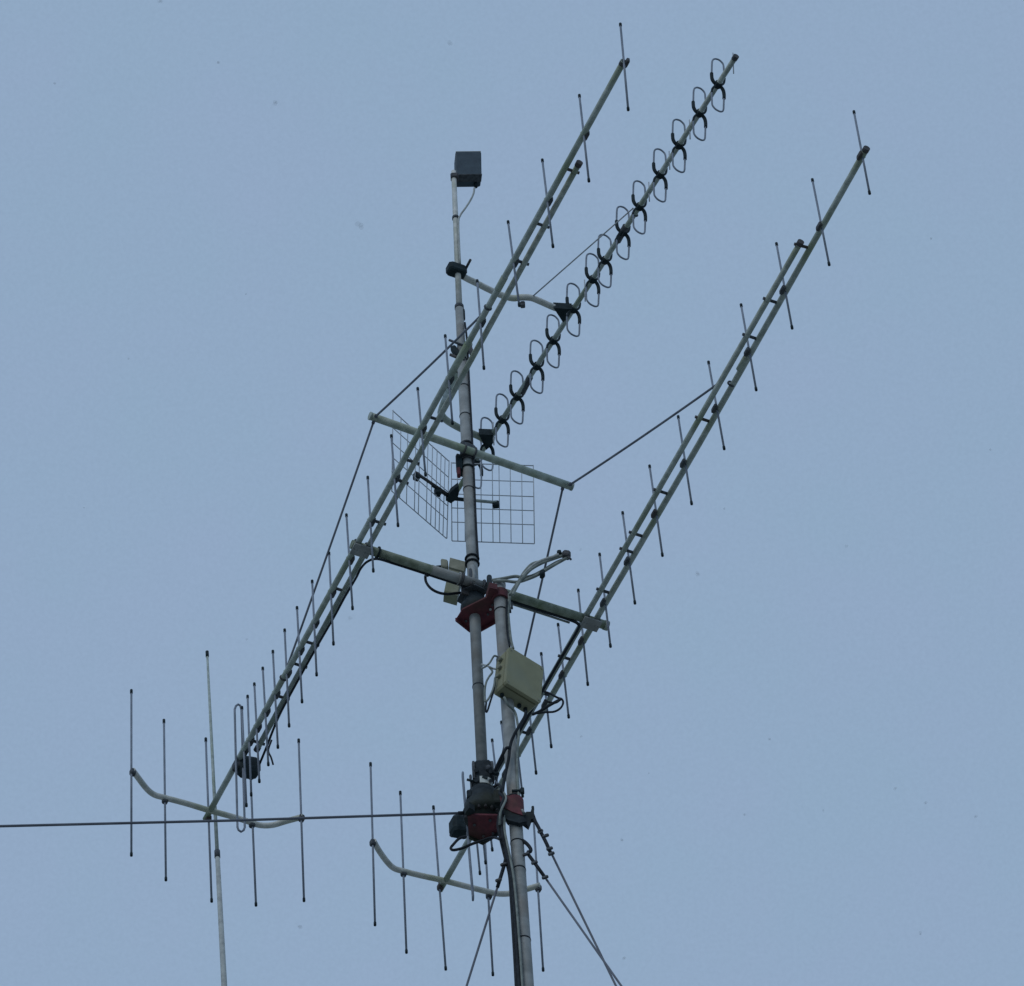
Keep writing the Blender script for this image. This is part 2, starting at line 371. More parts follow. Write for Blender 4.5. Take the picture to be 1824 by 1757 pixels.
# ------------------------------------------------------------------ truss pole and stay ropes
def tp_(x): return onz(x, 744 + (x - 667) * (865 - 744) / (1012 - 667.0), ZT)
tr = thing('truss_pole', tp_(836), 'pale green tube fixed across the mast halfway up, stay ropes tied to both its ends', 'pole')
MB().tube([tp_(661), tp_(836), tp_(1017)], px(7.3), 18).build('tube', 'algae', tr)
for x, s in ((661, -1), (1017, 1)):
    MB().tube([tp_(x), tp_(x + 3 * s)], px(7.9), 14).build('end_cap', 'alu', tr)
tax = (tp_(1012) - tp_(667)).normalized()
MB().box((tp_(836) + rm(803)) / 2, tax * .05, Z.cross(tax) * .02, Z * .055, .25).build('mast_saddle', 'dark', tr)
for d in (-.035, .035):
    MB().ring(tp_(836) + tax * d, tax, px(7.3) + .005, .006).build('u_bolt', 'dark', tr)
MB().ring(rm(794), rax, RR + .006, .006).build('u_bolt', 'dark', tr); MB().ring(rm(822), rax, RR + .006, .006).build('u_bolt', 'dark', tr)
def rope(a, b, r, label, sag=.012):
    pts = []
    for i in range(9):
        t = i / 8; pts.append(a.lerp(b, t) - Z * sag * 4 * t * (1 - t))
    o = thing('stay_rope', a, label, 'rope', 'ropes staying the antenna booms')
    MB().tube(pts, r, 8).build('rope', 'rope', o)
    d = (b - a).normalized()
    for p, q in ((a, d), (b, -d)):
        MB().tube([p - q * .01, p + q * .04], r * 1.55, 8).build('knot', 'rope', o)
    return o
def lineon(A, B, y): return (A[0] + (y - A[1]) * (B[0] - A[0]) / (B[1] - A[1]), y)
pa = lambda y: onz(*lineon((1107, 117), (368, 1456), y), ZC)
pb = lambda y: onz(*lineon((1540, 271), (786, 1582), y), ZC)
sb = lambda y: onz(*lineon((1423, 437), (881, 1381), y), ZC)
rope(tp_(667), pa(552), px(2.1), 'dark rope from the left truss pole end up to the left antenna boom')
rope(tp_(668), pa(1210), px(2.1), 'dark rope from the left truss pole end down to the left antenna rear')
rope(tp_(1013), sb(681), px(2.1), 'dark rope from the right end of the truss pole up to the right antenna boom')
rope(tp_(1004), pb(1425), px(2.1), 'dark rope from the truss pole\'s right end down behind the beige box')

# ------------------------------------------------------------------ loop antenna
LA, LB = (1309, 104), (843, 828)
def lp(y): return lineon(LA, LB, y)
la3, lb3 = onz(*LA, ZL), onz(*LB, ZL)
lax2 = (la3 - lb3).normalized()
loop = thing('loop_antenna', onz(*lp(553), ZL), 'antenna with a row of paired wire loops in black clips along its boom', 'antenna')
lbm = MB().tube([lb3, la3], px(5.0), 14).build('boom', 'alu', loop)
MB().tube([la3 - lax2 * .01, la3 + lax2 * .02], px(5.8), 12).build('end_cap', 'dark', lbm)
clamps = [151, 202, 259, 311.5, 368.5, 414, 464, 498, 551, 607, 652.5, 707, 748, 790, 822]
upL = [(-11, -15), (-11.3, -22), (-11.1, -30), (-10.7, -39), (-9.5, -43.4), (-6.2, -45.6), (-2, -45.4), (3, -43.3), (8, -38.6), (10, -34.5), (10.6, -29), (11, -22), (11.4, -15), (11.6, -8)]
loL = [(11, 22), (10.8, 30), (10.5, 38), (10.1, 44.3), (8.6, 47.4), (5, 48.2), (0, 46.4), (-5, 43.2), (-9.3, 38), (-10.6, 34), (-10.9, 28), (-11.1, 21), (-11.2, 14), (-10.5, 8)]
for i, y in enumerate(clamps):
    c = lp(y); q = onz(*c, ZL)
    def U(p): return onpl(c[0] + p[0], c[1] + p[1], q, lax2)
    w1 = 1 + random.uniform(-.04, .04)
    lo_ = MB().tube(smooth([U((p[0] * w1, p[1])) for p in upL], 4), px(1.75), 8).build('loop', 'rod', loop)
    MB().tube(smooth([U(p) for p in ((-1, 0), (-6.5, -3.5), (-10.3, -10), (-11.2, -18), (-11.2, -20))], 4), px(3.4), 8).build('clip_arm', 'black', lo_)
    MB().tube(smooth([U(p) for p in ((0, 1), (7, .5), (11, -4), (12, -11))], 4), px(2.3), 8).build('clip_arm', 'black', lo_)
    lo_ = MB().tube(smooth([U((p[0] * w1, p[1])) for p in loL], 4), px(1.75), 8).build('loop', 'rod', loop)
    MB().tube(smooth([U(p) for p in ((0, 1), (5.5, 4.5), (9.5, 10.5), (11, 18), (11, 25))], 4), px(3.4), 8).build('clip_arm', 'black', lo_)
    MB().tube(smooth([U(p) for p in ((0, 0), (-6, 3), (-10, 8), (-11.2, 14))], 4), px(2.2), 8).build('clip_arm', 'black', lo_)
    MB().box(q, lax2 * .022, lax2.cross(Z) * px(6.2), Z * px(6.4), .35).build('clip_block', 'black', loop)
for x, y, hh in ((1309, 113, 18), (1230, 231, 17), (1193, 286, 16), (1156.5, 342, 17), (1041, 518, 19), (880, 773, 20)):
    c = lp(y); q = onz(*c, ZL)
    MB().tube([onpl(c[0] + (x - c[0]) * .5 - .6, y - hh, q, lax2), onpl(c[0] + (x - c[0]) * .5 + .6, y + hh, q, lax2)], px(1.3), 6).build('short_director', 'wire', loop)
MB().tube([onz(1100, 430, ZL), onz(1115, 403, ZL)], px(6.6), 12).build('boom_splice', 'dark', loop)
MB().tube([onz(930, 700, ZL), onz(944, 672, ZL)], px(6.4), 12).build('boom_splice', 'dark', loop)

ARM = [(806, 481), (827, 494), (848, 504.5), (873, 517), (893, 526), (913, 531.5), (929, 530), (946, 531), (963, 537.5), (987, 548), (1012, 556)]
arm = thing('support_arm', onz(815, 484, ZL), 'pale bent tube arm from the upper mast clamp out to the looped antenna boom', 'arm', 'arms holding the looped antenna')
MB().tube(smooth([onz(*p, ZL) for p in ARM], 4), px(6.3), 16).build('tube', 'alu_pale', arm)
cl = onz(813, 482, ZL)
MB().box(cl, cax * .062, cper * .040, Z * .036, .3).build('mast_clamp', 'black', arm)
MB().tube([cl + cax * .06 + Z * .03 - cper * .0, onz(838, 463, ZL + .02)], .009, 8).build('clamp_bolt', 'dark', arm)
MB().tube([onz(798, 476, ZL), onz(824, 488, ZL)], .022, 10).build('clamp_jaw', 'dark', arm)
MB().prism([onz(x, y, ZL - .032) for x, y in ((986, 549), (1019, 551), (1012, 566), (1003, 575))], Z * .06).build('boom_clamp', 'black', arm)
MB().box(onz(931, 543, ZL - .04), Vector((.016, 0, 0)), Vector((0, .016, 0)), Z * .02, .3).build('cable_clip', 'dark', arm)

z_b = onY(822, 624, YR - .05).z
BR2 = [onY(823, 615, YR - .05), onY(815, 650, YR - .05).lerp(onz(787, 738, ZL), .0)]
p0 = onY(833, 616, YR - .055); p1 = onz(787, 728, ZL - .02); p2 = onz(789, 741, ZL)
arm2 = thing('support_arm', p0, 'fat bent tube behind the left antenna boom, reaching to the looped antenna\'s rear', 'arm', 'arms holding the looped antenna')
MB().tube(smooth([p0, p0.lerp(p1, .5), p1, onz(788, 741, ZL), onz(799, 751.5, ZL), onz(822, 764.5, ZL), onz(845, 774, ZL), onz(868, 785, ZL)], 4), px(6.8), 16).build('tube', 'alu', arm2)
MB().tube([p0.lerp(p1, -.02), p0.lerp(p1, .8)], px(8.2), 16).build('outer_sleeve', 'alu', arm2)
MB().prism([onz(x, y, ZL - .032) for x, y in ((853, 774), (878, 775), (877, 793), (866, 802))], Z * .06).build('boom_clamp', 'black', arm2)
MB().box(onY(812, 628, YR - .01), Vector((px(5), 0, px(2.5))), Vector((0, .02, 0)), Vector((-.018, 0, .05)), .3).build('mast_clamp', 'black', arm2)
MB().box(onY(839, 626, YR - .06), Vector((px(4), 0, 0)), Vector((0, .02, 0)), Vector((-.01, 0, .055)), .3).build('mast_clamp', 'dark', arm2)
MB().tube([onY(800, 606, YR - .03), onY(826, 616, YR - .03)], .008, 8).build('clamp_bolt', 'dark', arm2)
MB().tube([onY(802, 632, YR - .03), onY(826, 642, YR - .03)], .010, 8).build('clamp_bolt', 'dark', arm2)
for k in (.35, .62):
    MB().ring(p0.lerp(p1, k), (p1 - p0), px(8.4), .006, 16, 6).build('hose_clamp', 'dark', arm2)
# thin line between the upper arm and the loop boom
o = thing('stay_rope', onz(950, 529, ZL), 'thin pale line from the bent upper arm to the looped antenna boom', 'rope', 'ropes staying the antenna booms')
MB().tube([onz(948, 529, ZL), onz(1128, 371, ZL)], px(1.4), 8).build('rope', 'wire', o)
MB().ring(onz(1131, 382, ZL), lax2, px(5.6), .005, 14, 6).build('clip', 'dark', o)

# ------------------------------------------------------------------ corner reflector antenna
ZG = onY(834, 840, YR).z
ap = onz(802.5, 894, ZG)
zt_, zb_ = onY(802, 822.5, ap.y).z, onY(804, 962, ap.y).z
cr = thing('corner_reflector_antenna', ap, 'antenna with two wire mesh wings behind black dipole arms, below the truss pole', 'antenna')
def wing(TL, TR, BR_, BL, us, vs):
    tl_, tr_, br_, bl_ = onz(*TL, zt_), onz(*TR, zt_), onz(*BR_, zb_), onz(*BL, zb_)
    o = MB()
    def P(u, v): return tl_.lerp(tr_, u).lerp(bl_.lerp(br_, u), v)
    for u in us: o.tube([P(u, 0), P(u, 1)], .0031 if 0 < u < 1 else .0036, 6)
    nn = (tr_ - tl_).cross(bl_ - tl_).normalized() * .004
    for v in vs: o.tube([P(0, v) + nn, P(1, v) + nn], .0031 if 0 < v < 1 else .0036, 6)
    return o.build('mesh_wing', 'wire', cr)
us = [(x - 804.5) / 146.5 for x in (804.5, 815, 828, 843, 857, 877.5, 889.5, 909.5, 930, 951)]
wing((804, 824), (950, 829), (952, 968), (805, 963), us, (0, .21, .40, .58, .76, 1))
us = [(x - 699) / 98. for x in (699, 713, 725, 739, 746, 760, 768, 776, 783, 790, 797)]
wing((700, 731), (800, 821), (796, 959), (698, 874), us, (0, .21, .40, .58, .76, 1))
G = lambda x, y, dz=0: onz(x, y, ZG + dz)
MB().tube([G(802, 893), G(835, 842)], px(4.6), 12).build('boom', 'algae', cr)
MB().prism([G(*p, -.016) for p in ((794, 892), (803, 876), (816, 866), (818, 876), (815, 889), (803, 897))], Z * .036).build('dipole_holder', 'black', cr)
d1 = MB().tube([G(740, 842), G(803, 885)], px(3.0), 10).build('dipole_arm', 'dark', cr)
MB().box(G(742, 849, -.01), Vector((px(4.6), .01, 0)), Vector((-.01, .016, 0)), Z * .026, .2).build('end_block', 'black', d1)
MB().tube([G(770, 864), G(803, 887)], px(3.6), 10).build('sleeve', 'black', d1)
MB().box(G(780, 876, -.015), Vector((px(4.8), .01, 0)), Vector((-.01, .016, 0)), Z * .028, .2).build('spacer_block', 'black', d1)
d2 = MB().tube([G(803, 888), G(885, 895.5)], px(3.0), 10).build('dipole_arm', 'alu', cr)
MB().tube([G(803, 888), G(828, 890.5)], px(3.6), 10).build('sleeve', 'black', d2)
MB().box(G(883, 899, -.01), Vector((px(6.3), 0, 0)), Vector((0, .016, 0)), Z * .022, .2).build('end_block', 'black', d2)
MB().box(onY(819, 829, YR) , Vector((px(7), .01, 0)), Vector((0, .04, 0)), Z * .07, .35).build('mast_clamp', 'black', cr)
MB().box(onY(817, 842, YR - .02), Vector((px(3.5), 0, 0)), Vector((0, .02, 0)), Z * .035, .35).build('clamp_jaw', 'red', cr)
MB().ring(rm(836), rax, RR + .006, .006).build('u_bolt', 'black', cr)

# ------------------------------------------------------------------ bearing bracket at the fixed mast's head
zp = rm(1100).z
bk = thing('bearing_bracket', rm(1100), 'dull red bracket plate with dark bearing joining both masts below the crossboom', 'bracket', 'red brackets joining the two masts')
PP = lambda x, y, dz=0: onz(x, y, zp + dz)
MB().prism([PP(*p) for p in ((811, 1107), (836, 1127), (857, 1126), (884, 1111), (886, 1080), (868, 1064), (824, 1086))], Z * .012).build('base_plate', 'red', bk)
MB().prism([PP(*p, -.03) for p in ((811, 1107), (836, 1127), (837.5, 1126), (813, 1106))], Z * .03).build('plate_lip', 'red', bk)
MB().prism([PP(*p, -.03) for p in ((857, 1126), (884, 1111), (883, 1109.5), (856, 1124.5))], Z * .03).build('plate_lip', 'red', bk)
def zz(y): return rm(y).z - zp
MB().lathe(rm(1100), [(zz(1099), px(25)), (zz(1082), px(25)), (zz(1078), px(20)), (zz(1064), px(18.5)), (zz(1052), px(16)), (zz(1049), px(12))], 24, rax).build('bearing_housing', 'housing', bk)
z2 = rm(1066).z
MB().prism([onz(x, y, z2) for x, y in ((814, 1072), (830, 1081), (856, 1074), (868, 1052), (846, 1042), (824, 1050))], Z * .01).build('bearing_flange', 'dark', bk)
# arm and shell that clamp round the fixed mast
ac = lm(1064)
MB().prism([onz(x, y, ac.z - .02) for x, y in ((864, 1074), (884, 1086), (890, 1074), (886, 1050), (872, 1047))], Z * .05).build('side_arm', 'red', bk)
sh = MB(); prof = []
for k in range(13):
    an = R(185 + k * 14.5); prof.append(Vector((math.cos(an), math.sin(an), 0)))
for k in range(12):
    c1, c2 = prof[k], prof[k + 1]
    ps = [ac + c1 * LR * 1.06, ac + c2 * LR * 1.06, ac + c2 * LR * 1.36, ac + c1 * LR * 1.36]
    sh.prism([p - Z * .035 for p in ps], Z * .07)
sh.build('mast_shell', 'red', bk)
MB().box(ac + Vector((LR * 1.45, -.01, -.06)), Vector((.008, 0, 0)), Vector((0, .012, 0)), Z * .065, .2).build('clamp_bolt', 'paleca', bk)
MB().box(ac + Vector((LR * 1.8, .0, -.085)), Vector((.006, 0, 0)), Vector((0, .01, 0)), Z * .025, .2).build('clamp_nut', 'dark', bk)
for x, y in ((873.5, 1086), (830, 1107), (869, 1095), (877, 1078)):
    MB().tube([PP(x, y, -.02), PP(x, y, .02)], .008, 8).build('bolt', 'paleca' if x == 873.5 else 'dark', bk)

# ------------------------------------------------------------------ rotator
rc = onY(861, 1450, YR)
rt_ = thing('rotator', rc, 'dark bell shaped rotator with pale label on dull red plate at the slim mast\'s foot', 'rotator')
hz = lambda y: onY(861, y, YR).z - rc.z
MB().lathe(rc, [(hz(1474), px(25)), (hz(1459), px(27)), (hz(1458.5), px(33)), (hz(1453), px(36)), (hz(1449), px(36)), (hz(1448), px(33.5)), (hz(1437), px(32.5)), (hz(1435), px(30)), (hz(1424), px(28.5)), (hz(1422), px(26.5)), (hz(1415), px(25)), (hz(1413), px(22)), (hz(1411), px(21))], 32).build('bell_housing', 'housing', rt_)
MB().lathe(rc, [(hz(1413), px(21)), (hz(1404), px(20.5)), (hz(1396), px(19)), (hz(1393), px(16))], 24).build('neck', 'housing', rt_)
kc = onY(861, 1382, YR)
cl_ = MB().box(kc, Vector((px(15.5), 0, 0)), Vector((0, px(17), 0)), Z * (onY(861, 1365, YR).z - onY(861, 1397, YR).z) / 2, .22).build('mast_clamp', 'housing', rt_)
MB().box(kc + Vector((px(-16), -.02, 0)), Vector((px(3), 0, 0)), Vector((0, .04, 0)), Z * .075, .3).build('clamp_jaw', 'dark', cl_)
MB().box(kc + Vector((px(16), -.02, 0)), Vector((px(3), 0, 0)), Vector((0, .04, 0)), Z * .065, .3).build('clamp_jaw', 'dark', cl_)
MB().tube([onY(832, 1389, YR - .06), onY(848, 1393, YR - .06)], .008, 8).build('clamp_bolt', 'black', cl_)
MB().tube([onY(838, 1381, YR - .05), onY(840, 1412, YR - .05)], .006, 8).build('clamp_bolt', 'dark', cl_)
MB().tube([onY(876, 1376, YR - .06), onY(888, 1380, YR - .06)], .012, 8).build('clamp_bolt', 'black', cl_)
MB().tube([onY(868, 1367, YR - .07), onY(874, 1371, YR - .07)], .018, 8).build('clamp_bolt', 'dark', cl_)
MB().box(onY(836, 1419, YR - .05), Vector((px(4.5), 0, 0)), Vector((0, .03, 0)), Z * .03, .3).build('side_lug', 'housing', rt_)
MB().box(onY(887, 1428, YR - .06), Vector((px(7.5), 0, 0)), Vector((0, .05, 0)), Z * .055, .2).build('side_lug', 'housing', rt_)
for k in range(8):
    an = R(195 + k * 21)
    MB().tube([rc + Vector((math.cos(an) * px(30.5), math.sin(an) * px(30.5), hz(1462))), rc + Vector((math.cos(an) * px(30.5), math.sin(an) * px(30.5), hz(1447)))], .010, 8).build('flange_bolt', 'dark', rt_)
for dx, y_ in ((-13, 1372), (-13, 1390), (13, 1374), (13, 1391)):
    MB().tube([onY(861 + dx, y_, YR - px(15)), onY(861 + dx, y_, YR - px(24))], .013, 6).build('clamp_nut', 'dark', cl_)
# pale label wrapped on the neck's front
lb = MB()
for k in range(6):
    a0, a1 = R(262 + k * 11), R(262 + (k + 1) * 11); rr_ = px(21.6)
    p = [rc + Vector((math.cos(q) * rr_, math.sin(q) * rr_, hz(h))) for q, h in ((a0, 1411), (a1, 1411), (a1, 1399.5), (a0, 1399.5))]
    lb.prism(p, Vector((0, -.003, 0)))
lb.build('label_plate', 'label', rt_)
MB().box(rc + Vector((px(6), -px(22.4), hz(1402.5))), Vector((px(4.5), 0, -.006)), Vector((0, .004, 0)), Vector((.003, 0, .009)), .3).build('label_mark', 'black', rt_)
zr = onY(861, 1480, YR).z
Q = lambda x, y, dz=0: onz(x, y, zr + dz)
MB().prism([Q(*p) for p in ((833, 1457), (846, 1452), (886, 1453), (890, 1488), (860, 1506), (835, 1495))], Z * .014).build('base_plate', 'red', rt_)
MB().prism([Q(*p, -.025) for p in ((835, 1495), (860, 1506), (890, 1488), (889, 1486), (860, 1503.5), (836, 1493))], Z * .025).build('plate_lip', 'housing', rt_)
MB().prism([Q(*p, .014) for p in ((828, 1450), (842, 1458), (846, 1445), (836, 1438))], Z * .05).build('side_lug', 'housing', rt_)
for x, y in ((845, 1470), (873, 1462), (861, 1490), (878, 1485)):
    MB().tube([Q(x, y, -.012), Q(x, y, .02)], .009, 8).build('bolt', 'dark', rt_)
# clamp on the fixed mast
mc = lm(1440)
cp = thing('rotator_bracket', mc, 'dull red clamp bracket round the thick mast holding the rotator and guy wire lugs', 'bracket', 'red brackets joining the two masts')
MB().prism([onY(x, y, YL - .075) for x, y in ((890, 1417), (903, 1416.5), (917, 1423), (927, 1439), (931, 1452), (912, 1446), (896, 1437))], Vector((0, .03, 0))).build('clamp_cheek', 'red', cp)
MB().prism([onY(x, y, YL - .068) for x, y in ((894, 1437), (912, 1445), (931, 1452), (938, 1463), (925, 1466), (906, 1461), (893, 1452))], Vector((0, .03, 0))).build('clamp_underside', 'housing', cp)
sh = MB()
prof = [Vector((math.cos(R(190 + k * 13)), math.sin(R(190 + k * 13)), 0)) for k in range(14)]
for k in range(13):
    c1, c2 = prof[k], prof[k + 1]
    ps = [mc + c1 * LR * 1.05, mc + c2 * LR * 1.05, mc + c2 * LR * 1.42, mc + c1 * LR * 1.42]
    sh.prism([p - Z * .06 for p in ps], Z * .12)
sh.build('mast_shell', 'red', cp)
MB().band(lm(1458), lax, LR * .98, LR * 1.5, .03).build('lower_collar', 'housing', cp)
MB().tube([lm(1419) + Vector((-.01, -LR * 1.1, 0)), lm(1418) + Vector((px(15), -LR * .9, -.0))], .010, 8).build('clamp_bolt', 'black', cp)
MB().box(lm(1418) + Vector((px(15), -LR * .9, 0)), Vector((.012, 0, 0)), Vector((0, .012, 0)), Z * .02, .3).build('clamp_nut', 'black', cp)
lug = [onY(x, y, YL - .03) for x, y in ((925, 1440), (932, 1450), (938, 1446), (945, 1446), (948.5, 1436), (951, 1438), (951, 1458), (946, 1459), (941, 1472), (930, 1464), (924, 1460))]
MB().prism(lug, Vector((0, .03, 0))).build('guy_lug', 'housing', cp)
MB().tube([onY(929, 1444, YL - .045), onY(933, 1450, YL - .045)], .012, 8).build('lug_bolt', 'galv', cp)

# ------------------------------------------------------------------ beige junction box
az = R(43); jw = Vector((math.cos(az), math.sin(az), 0)); jd = Vector((-math.sin(az), math.cos(az), 0))
TLp = onY(907, 1152.5, YL - .13)
def J(x, y): return onpl(x, y, TLp, jd)
tr_, br_, bl_ = J(968, 1190), J(962, 1256), J(901, 1215.5)
dep = .108
jb = thing('junction_box', (TLp + br_) / 2 + jd * dep / 2, 'beige plastic junction box hung askew on the thick mast, cables entering its side', 'box')
wv, hv = tr_ - TLp, TLp - bl_
cen = bl_ + wv / 2 + hv / 2
MB().box(cen + jd * (dep * .5 + .02), wv / 2, hv / 2, jd * (dep / 2 - .01), .08).build('body', 'beige', jb)
MB().box(cen + jd * .010, wv * .508, hv * .508, jd * .012, .08).build('lid', 'beige', jb)
for u, v in ((.06, .06), (.94, .06), (.06, .94), (.94, .94)):
    p = bl_ + wv * u + hv * v
    MB().tube([p - jd * .005, p + jd * .004], .008, 10).build('lid_screw', 'greybox', jb)
wn, hn = wv.normalized(), hv.normalized()
for v in (.80, .58, .34):
    p = bl_ + hv * v + jd * dep * .6
    gl = MB().tube([p + wn * .01, p - wn * .022], .014, 12); gl.tube([p - wn * .012, p - wn * .018], .017, 6)
    gl.build('cable_gland', 'greybox', jb)
for u in (.16, .66, .84):
    p = bl_ + wv * u + jd * dep * .78
    gl = MB().tube([p + hn * .01, p - hn * .022], .011, 12); gl.tube([p - hn * .010, p - hn * .017], .014, 6)
    gl.build('cable_gland', 'black', jb)
MB().box(lm(1205) + Vector((0, -LR, 0)), Vector((LR * 1.3, 0, 0)), Vector((0, .02, 0)), Z * .12, .2).build('back_bracket', 'dark', jb)

# ------------------------------------------------------------------ grey box behind the crossboom
yb = P0.y + .10
pts = [onY(x, y, yb) for x, y in ((803.5, 993.5), (829, 1001), (815, 1060), (791, 1053))]
pb_ = thing('preamplifier_box', sum(pts, Vector()) / 4, 'grey green weatherproof box tilted behind the crossboom, left of the mast', 'box')
MB().prism(pts, Vector((-.01, .09, 0)), .06).build('body', 'greybox', pb_)
pts = [onY(x, y, yb - .012) for x, y in ((801.5, 993), (830, 1000.5), (827, 1018), (799, 1010))]
MB().prism(pts, Vector((0, .05, 0)), .05).build('lid', 'greybox', pb_)
MB().box(onY(792, 1009, yb + .03), Vector((px(6.5), 0, -.008)), Vector((0, .03, 0)), Z * .036, .25).build('cable_gland', 'greybox', pb_)
MB().tube([onY(787, 1009, yb + .02), onY(777, 1010, yb + .02)], .008, 8).build('cable_stub', 'black', pb_)

# ------------------------------------------------------------------ whip antenna
YW = YR + 4.0
wt, wj, wb = onY(369, 1163, YW), onY(387, 1521, YW), onY(399.5, 1757, YW)
wx = (wj - wb).normalized(); wf = wb - wx * (wb.z / wx.z)
k = (wj - C).length / 44.0
wh = thing('whip_antenna', wf, 'tall thin vertical whip with dark tip behind the left antenna\'s rear, rising from below', 'antenna')
MB().tube([wf, wb, wj], [px(5.6) * k, px(5.2) * k, px(4.2) * k], 12).build('lower_tube', 'paleca', wh)
MB().tube([wj, onY(379, 1360, YW), wt], [px(3.6) * k, px(3.0) * k, px(2.2) * k], 10).build('upper_tube', 'alu', wh)
MB().tube([onY(386.8, 1516, YW), onY(387.3, 1528, YW)], px(5.2) * k, 12).build('joint_collar', 'dark', wh)
MB().tube([onY(369.3, 1170, YW), onY(368.9, 1161, YW)], px(3.2) * k, 10).build('tip_cap', 'black', wh)

# ------------------------------------------------------------------ wire antenna
w0 = onY(826, 1448.5, YR - .1); w1 = onY(0, 1472, YR - .6)
wa = thing('wire_antenna', w0, 'straight dark wire stretched level from the rotator out past the left edge', 'wire')
MB().tube([w0, w0.lerp(w1, .5) - Z * .008, w1, w1 + (w1 - w0) * 4], px(2.3), 8).build('wire', 'rope', wa)
MB().tube([w0, w0.lerp(w1, .012)], px(3.4), 8).build('end_tie', 'cable', wa)

# ------------------------------------------------------------------ guy wires
def guy(label, head, tie, far, Yf, clips, ends):
    h = [onY(x, y, YL - .02) for x, y in head]
    t_ = onY(*tie, YL); f_ = onY(*far, Yf)
    d = (f_ - t_).normalized(); e = t_ - d * (t_.z / d.z)
    o = thing('guy_wire', h[0], label, 'guy wire', 'guy wires of the thick mast')
    MB().tube([t_, t_.lerp(e, .5), e], px(2.0), 8).build('wire', 'rope', o)
    MB().tube(smooth(h + [t_], 3), px(3.3), 8).build('doubled_end', 'cable', o)
    for x, y in clips:
        c = onY(x, y, YL - .03)
        MB().box(c, Vector((px(5.2), 0, px(2.2))), Vector((0, .008, 0)), Vector((-px(.9), 0, px(2.2))), .3).build('rope_clip', 'dark', o)
    for x, y in ends:
        MB().ring(onY(x, y, YL - .03), Vector((.3, 1, 0)), px(4.0), px(1.5), 14, 6).build('thimble', 'dark', o)
    return o
guy('right hand guy wire running from the lug beside the rotator to the lower right', [(949, 1452), (953, 1463), (958, 1472), (965, 1486), (974, 1504), (979, 1516)], (982.5, 1521), (1097.5, 1757), YL + .30,
    [(972, 1489), (979, 1512), (982, 1521)], [(962.5, 1481)])
guy('guy wire tied to the thick mast under the rotator, hooked at its head', [(930, 1497), (938, 1503), (944.5, 1511), (945, 1517), (940, 1520), (952, 1537), (962, 1551)], (971, 1563.5), (1107, 1757), YL - .25,
    [(937, 1522), (952, 1537), (971, 1563)], [])
guy('guy wire leaving the thick mast to the lower left past the right antenna\'s reflectors', [(902, 1520), (900.5, 1532), (897, 1545), (891, 1565)], (886, 1581), (831, 1757), YL + .2, [(897, 1540), (888, 1568)], [])

# ------------------------------------------------------------------ cables
GC = 'coax cables on the masts'
dn = (-Z * .62 + cper * .78) * (CR + .006)
cable('coaxial_cable', [cb(838) + dn, cb(800) + dn - Z * .002, cb(750) + dn, cb(705) + dn, onz(672, 996, ZC - .05), onz(654, 1001, ZC - .05), onz(642, 1014, ZC - .04), onz(634, 1030, ZC - .04),
      onz(614, 1064, ZC - .035), onz(594, 1101, ZC - .035), onz(560, 1160, ZC - .035), onz(520, 1232, ZC - .035), onz(495, 1280, ZC - .03), onz(474, 1333, ZC - .02), onz(462, 1362, ZC)], .0075, 'cable',
      'black coax along the crossboom\'s left half and down to the left antenna\'s feed box', group=GC)
cable('coaxial_cable', [cb(893) + dn, cb(930) + dn, cb(980) + dn, cb(1015) + dn, onz(1030, 1112, ZC - .05), onz(1028, 1124, ZC - .045), onz(1003, 1166, ZC - .045), onz(975, 1215, ZC - .045),
      onz(945, 1268, ZC - .045), onz(918, 1315, ZC - .05), onz(899, 1348, ZC - .05), onz(883, 1376, ZC - .04), onz(852, 1432, ZC - .03), onz(836, 1462, ZC)], .0095, 'cable',
      'black coax along the crossboom\'s right half and down the right antenna\'s stay tube', group=GC)
cable('coaxial_cable', [cb(905) + dn + cper * .02, cb(960) + dn + cper * .02, cb(1020) + dn + cper * .022], .007, 'greycable', 'grey green cable tied beside the black coax on the crossboom\'s right half', group=GC)
cable('coaxial_cable', [cb(765) + dn - Z * .01, onY(758, 1026, P0.y - .02), onY(759, 1037, P0.y), onY(767, 1048, P0.y), onY(780, 1055.5, P0.y), onY(796, 1058.5, P0.y + .02), onY(812, 1057, P0.y + .04), onY(824, 1056, P0.y + .06)],
      .0085, 'cable', 'black coax loop hanging below the crossboom left of the mast', group=GC)
# service loops right of the masts
YS = YL - .03
sl = [[(876, 1034), (895, 1031), (918, 1027), (930, 1029), (948, 1026), (968, 1016), (990, 1003), (1008, 995), (1013, 989), (1005, 986), (992, 989), (975, 999), (950, 1004), (935, 1018), (925, 1034), (914, 1050), (908, 1060)],
      [(878, 1036), (900, 1035), (922, 1037), (945, 1030), (962, 1022), (985, 1008), (1006, 996), (1011, 992), (1004, 990), (985, 996), (966, 1003), (948, 1013), (936, 1024), (926, 1036), (918, 1050), (913, 1060)],
      [(930, 1027), (944, 1012), (958, 1002), (972, 996), (985, 992), (995, 988)]]
labs = ['grey green coax service loop nearest the crossboom, right of the thick mast\'s head', 'grey green coax in the looped bundle pointing to the upper right of the mast head', 'short pale coax arching over the looped cable bundle']
for i, (L, lb_) in enumerate(zip(sl, labs)):
    cable('coaxial_cable', [onY(x, y, YS - .02 * i - .0015 * j) for j, (x, y) in enumerate(L)], (.010, .0095, .0085)[i], ('greycable', 'greycable', 'paleca')[i], lb_, group='coax service loops')
ct = thing('cable_tie_bundle', onY(1008, 989, YS - .03), 'dark taped knot at the outer end of the grey coax loops', 'cable ties')
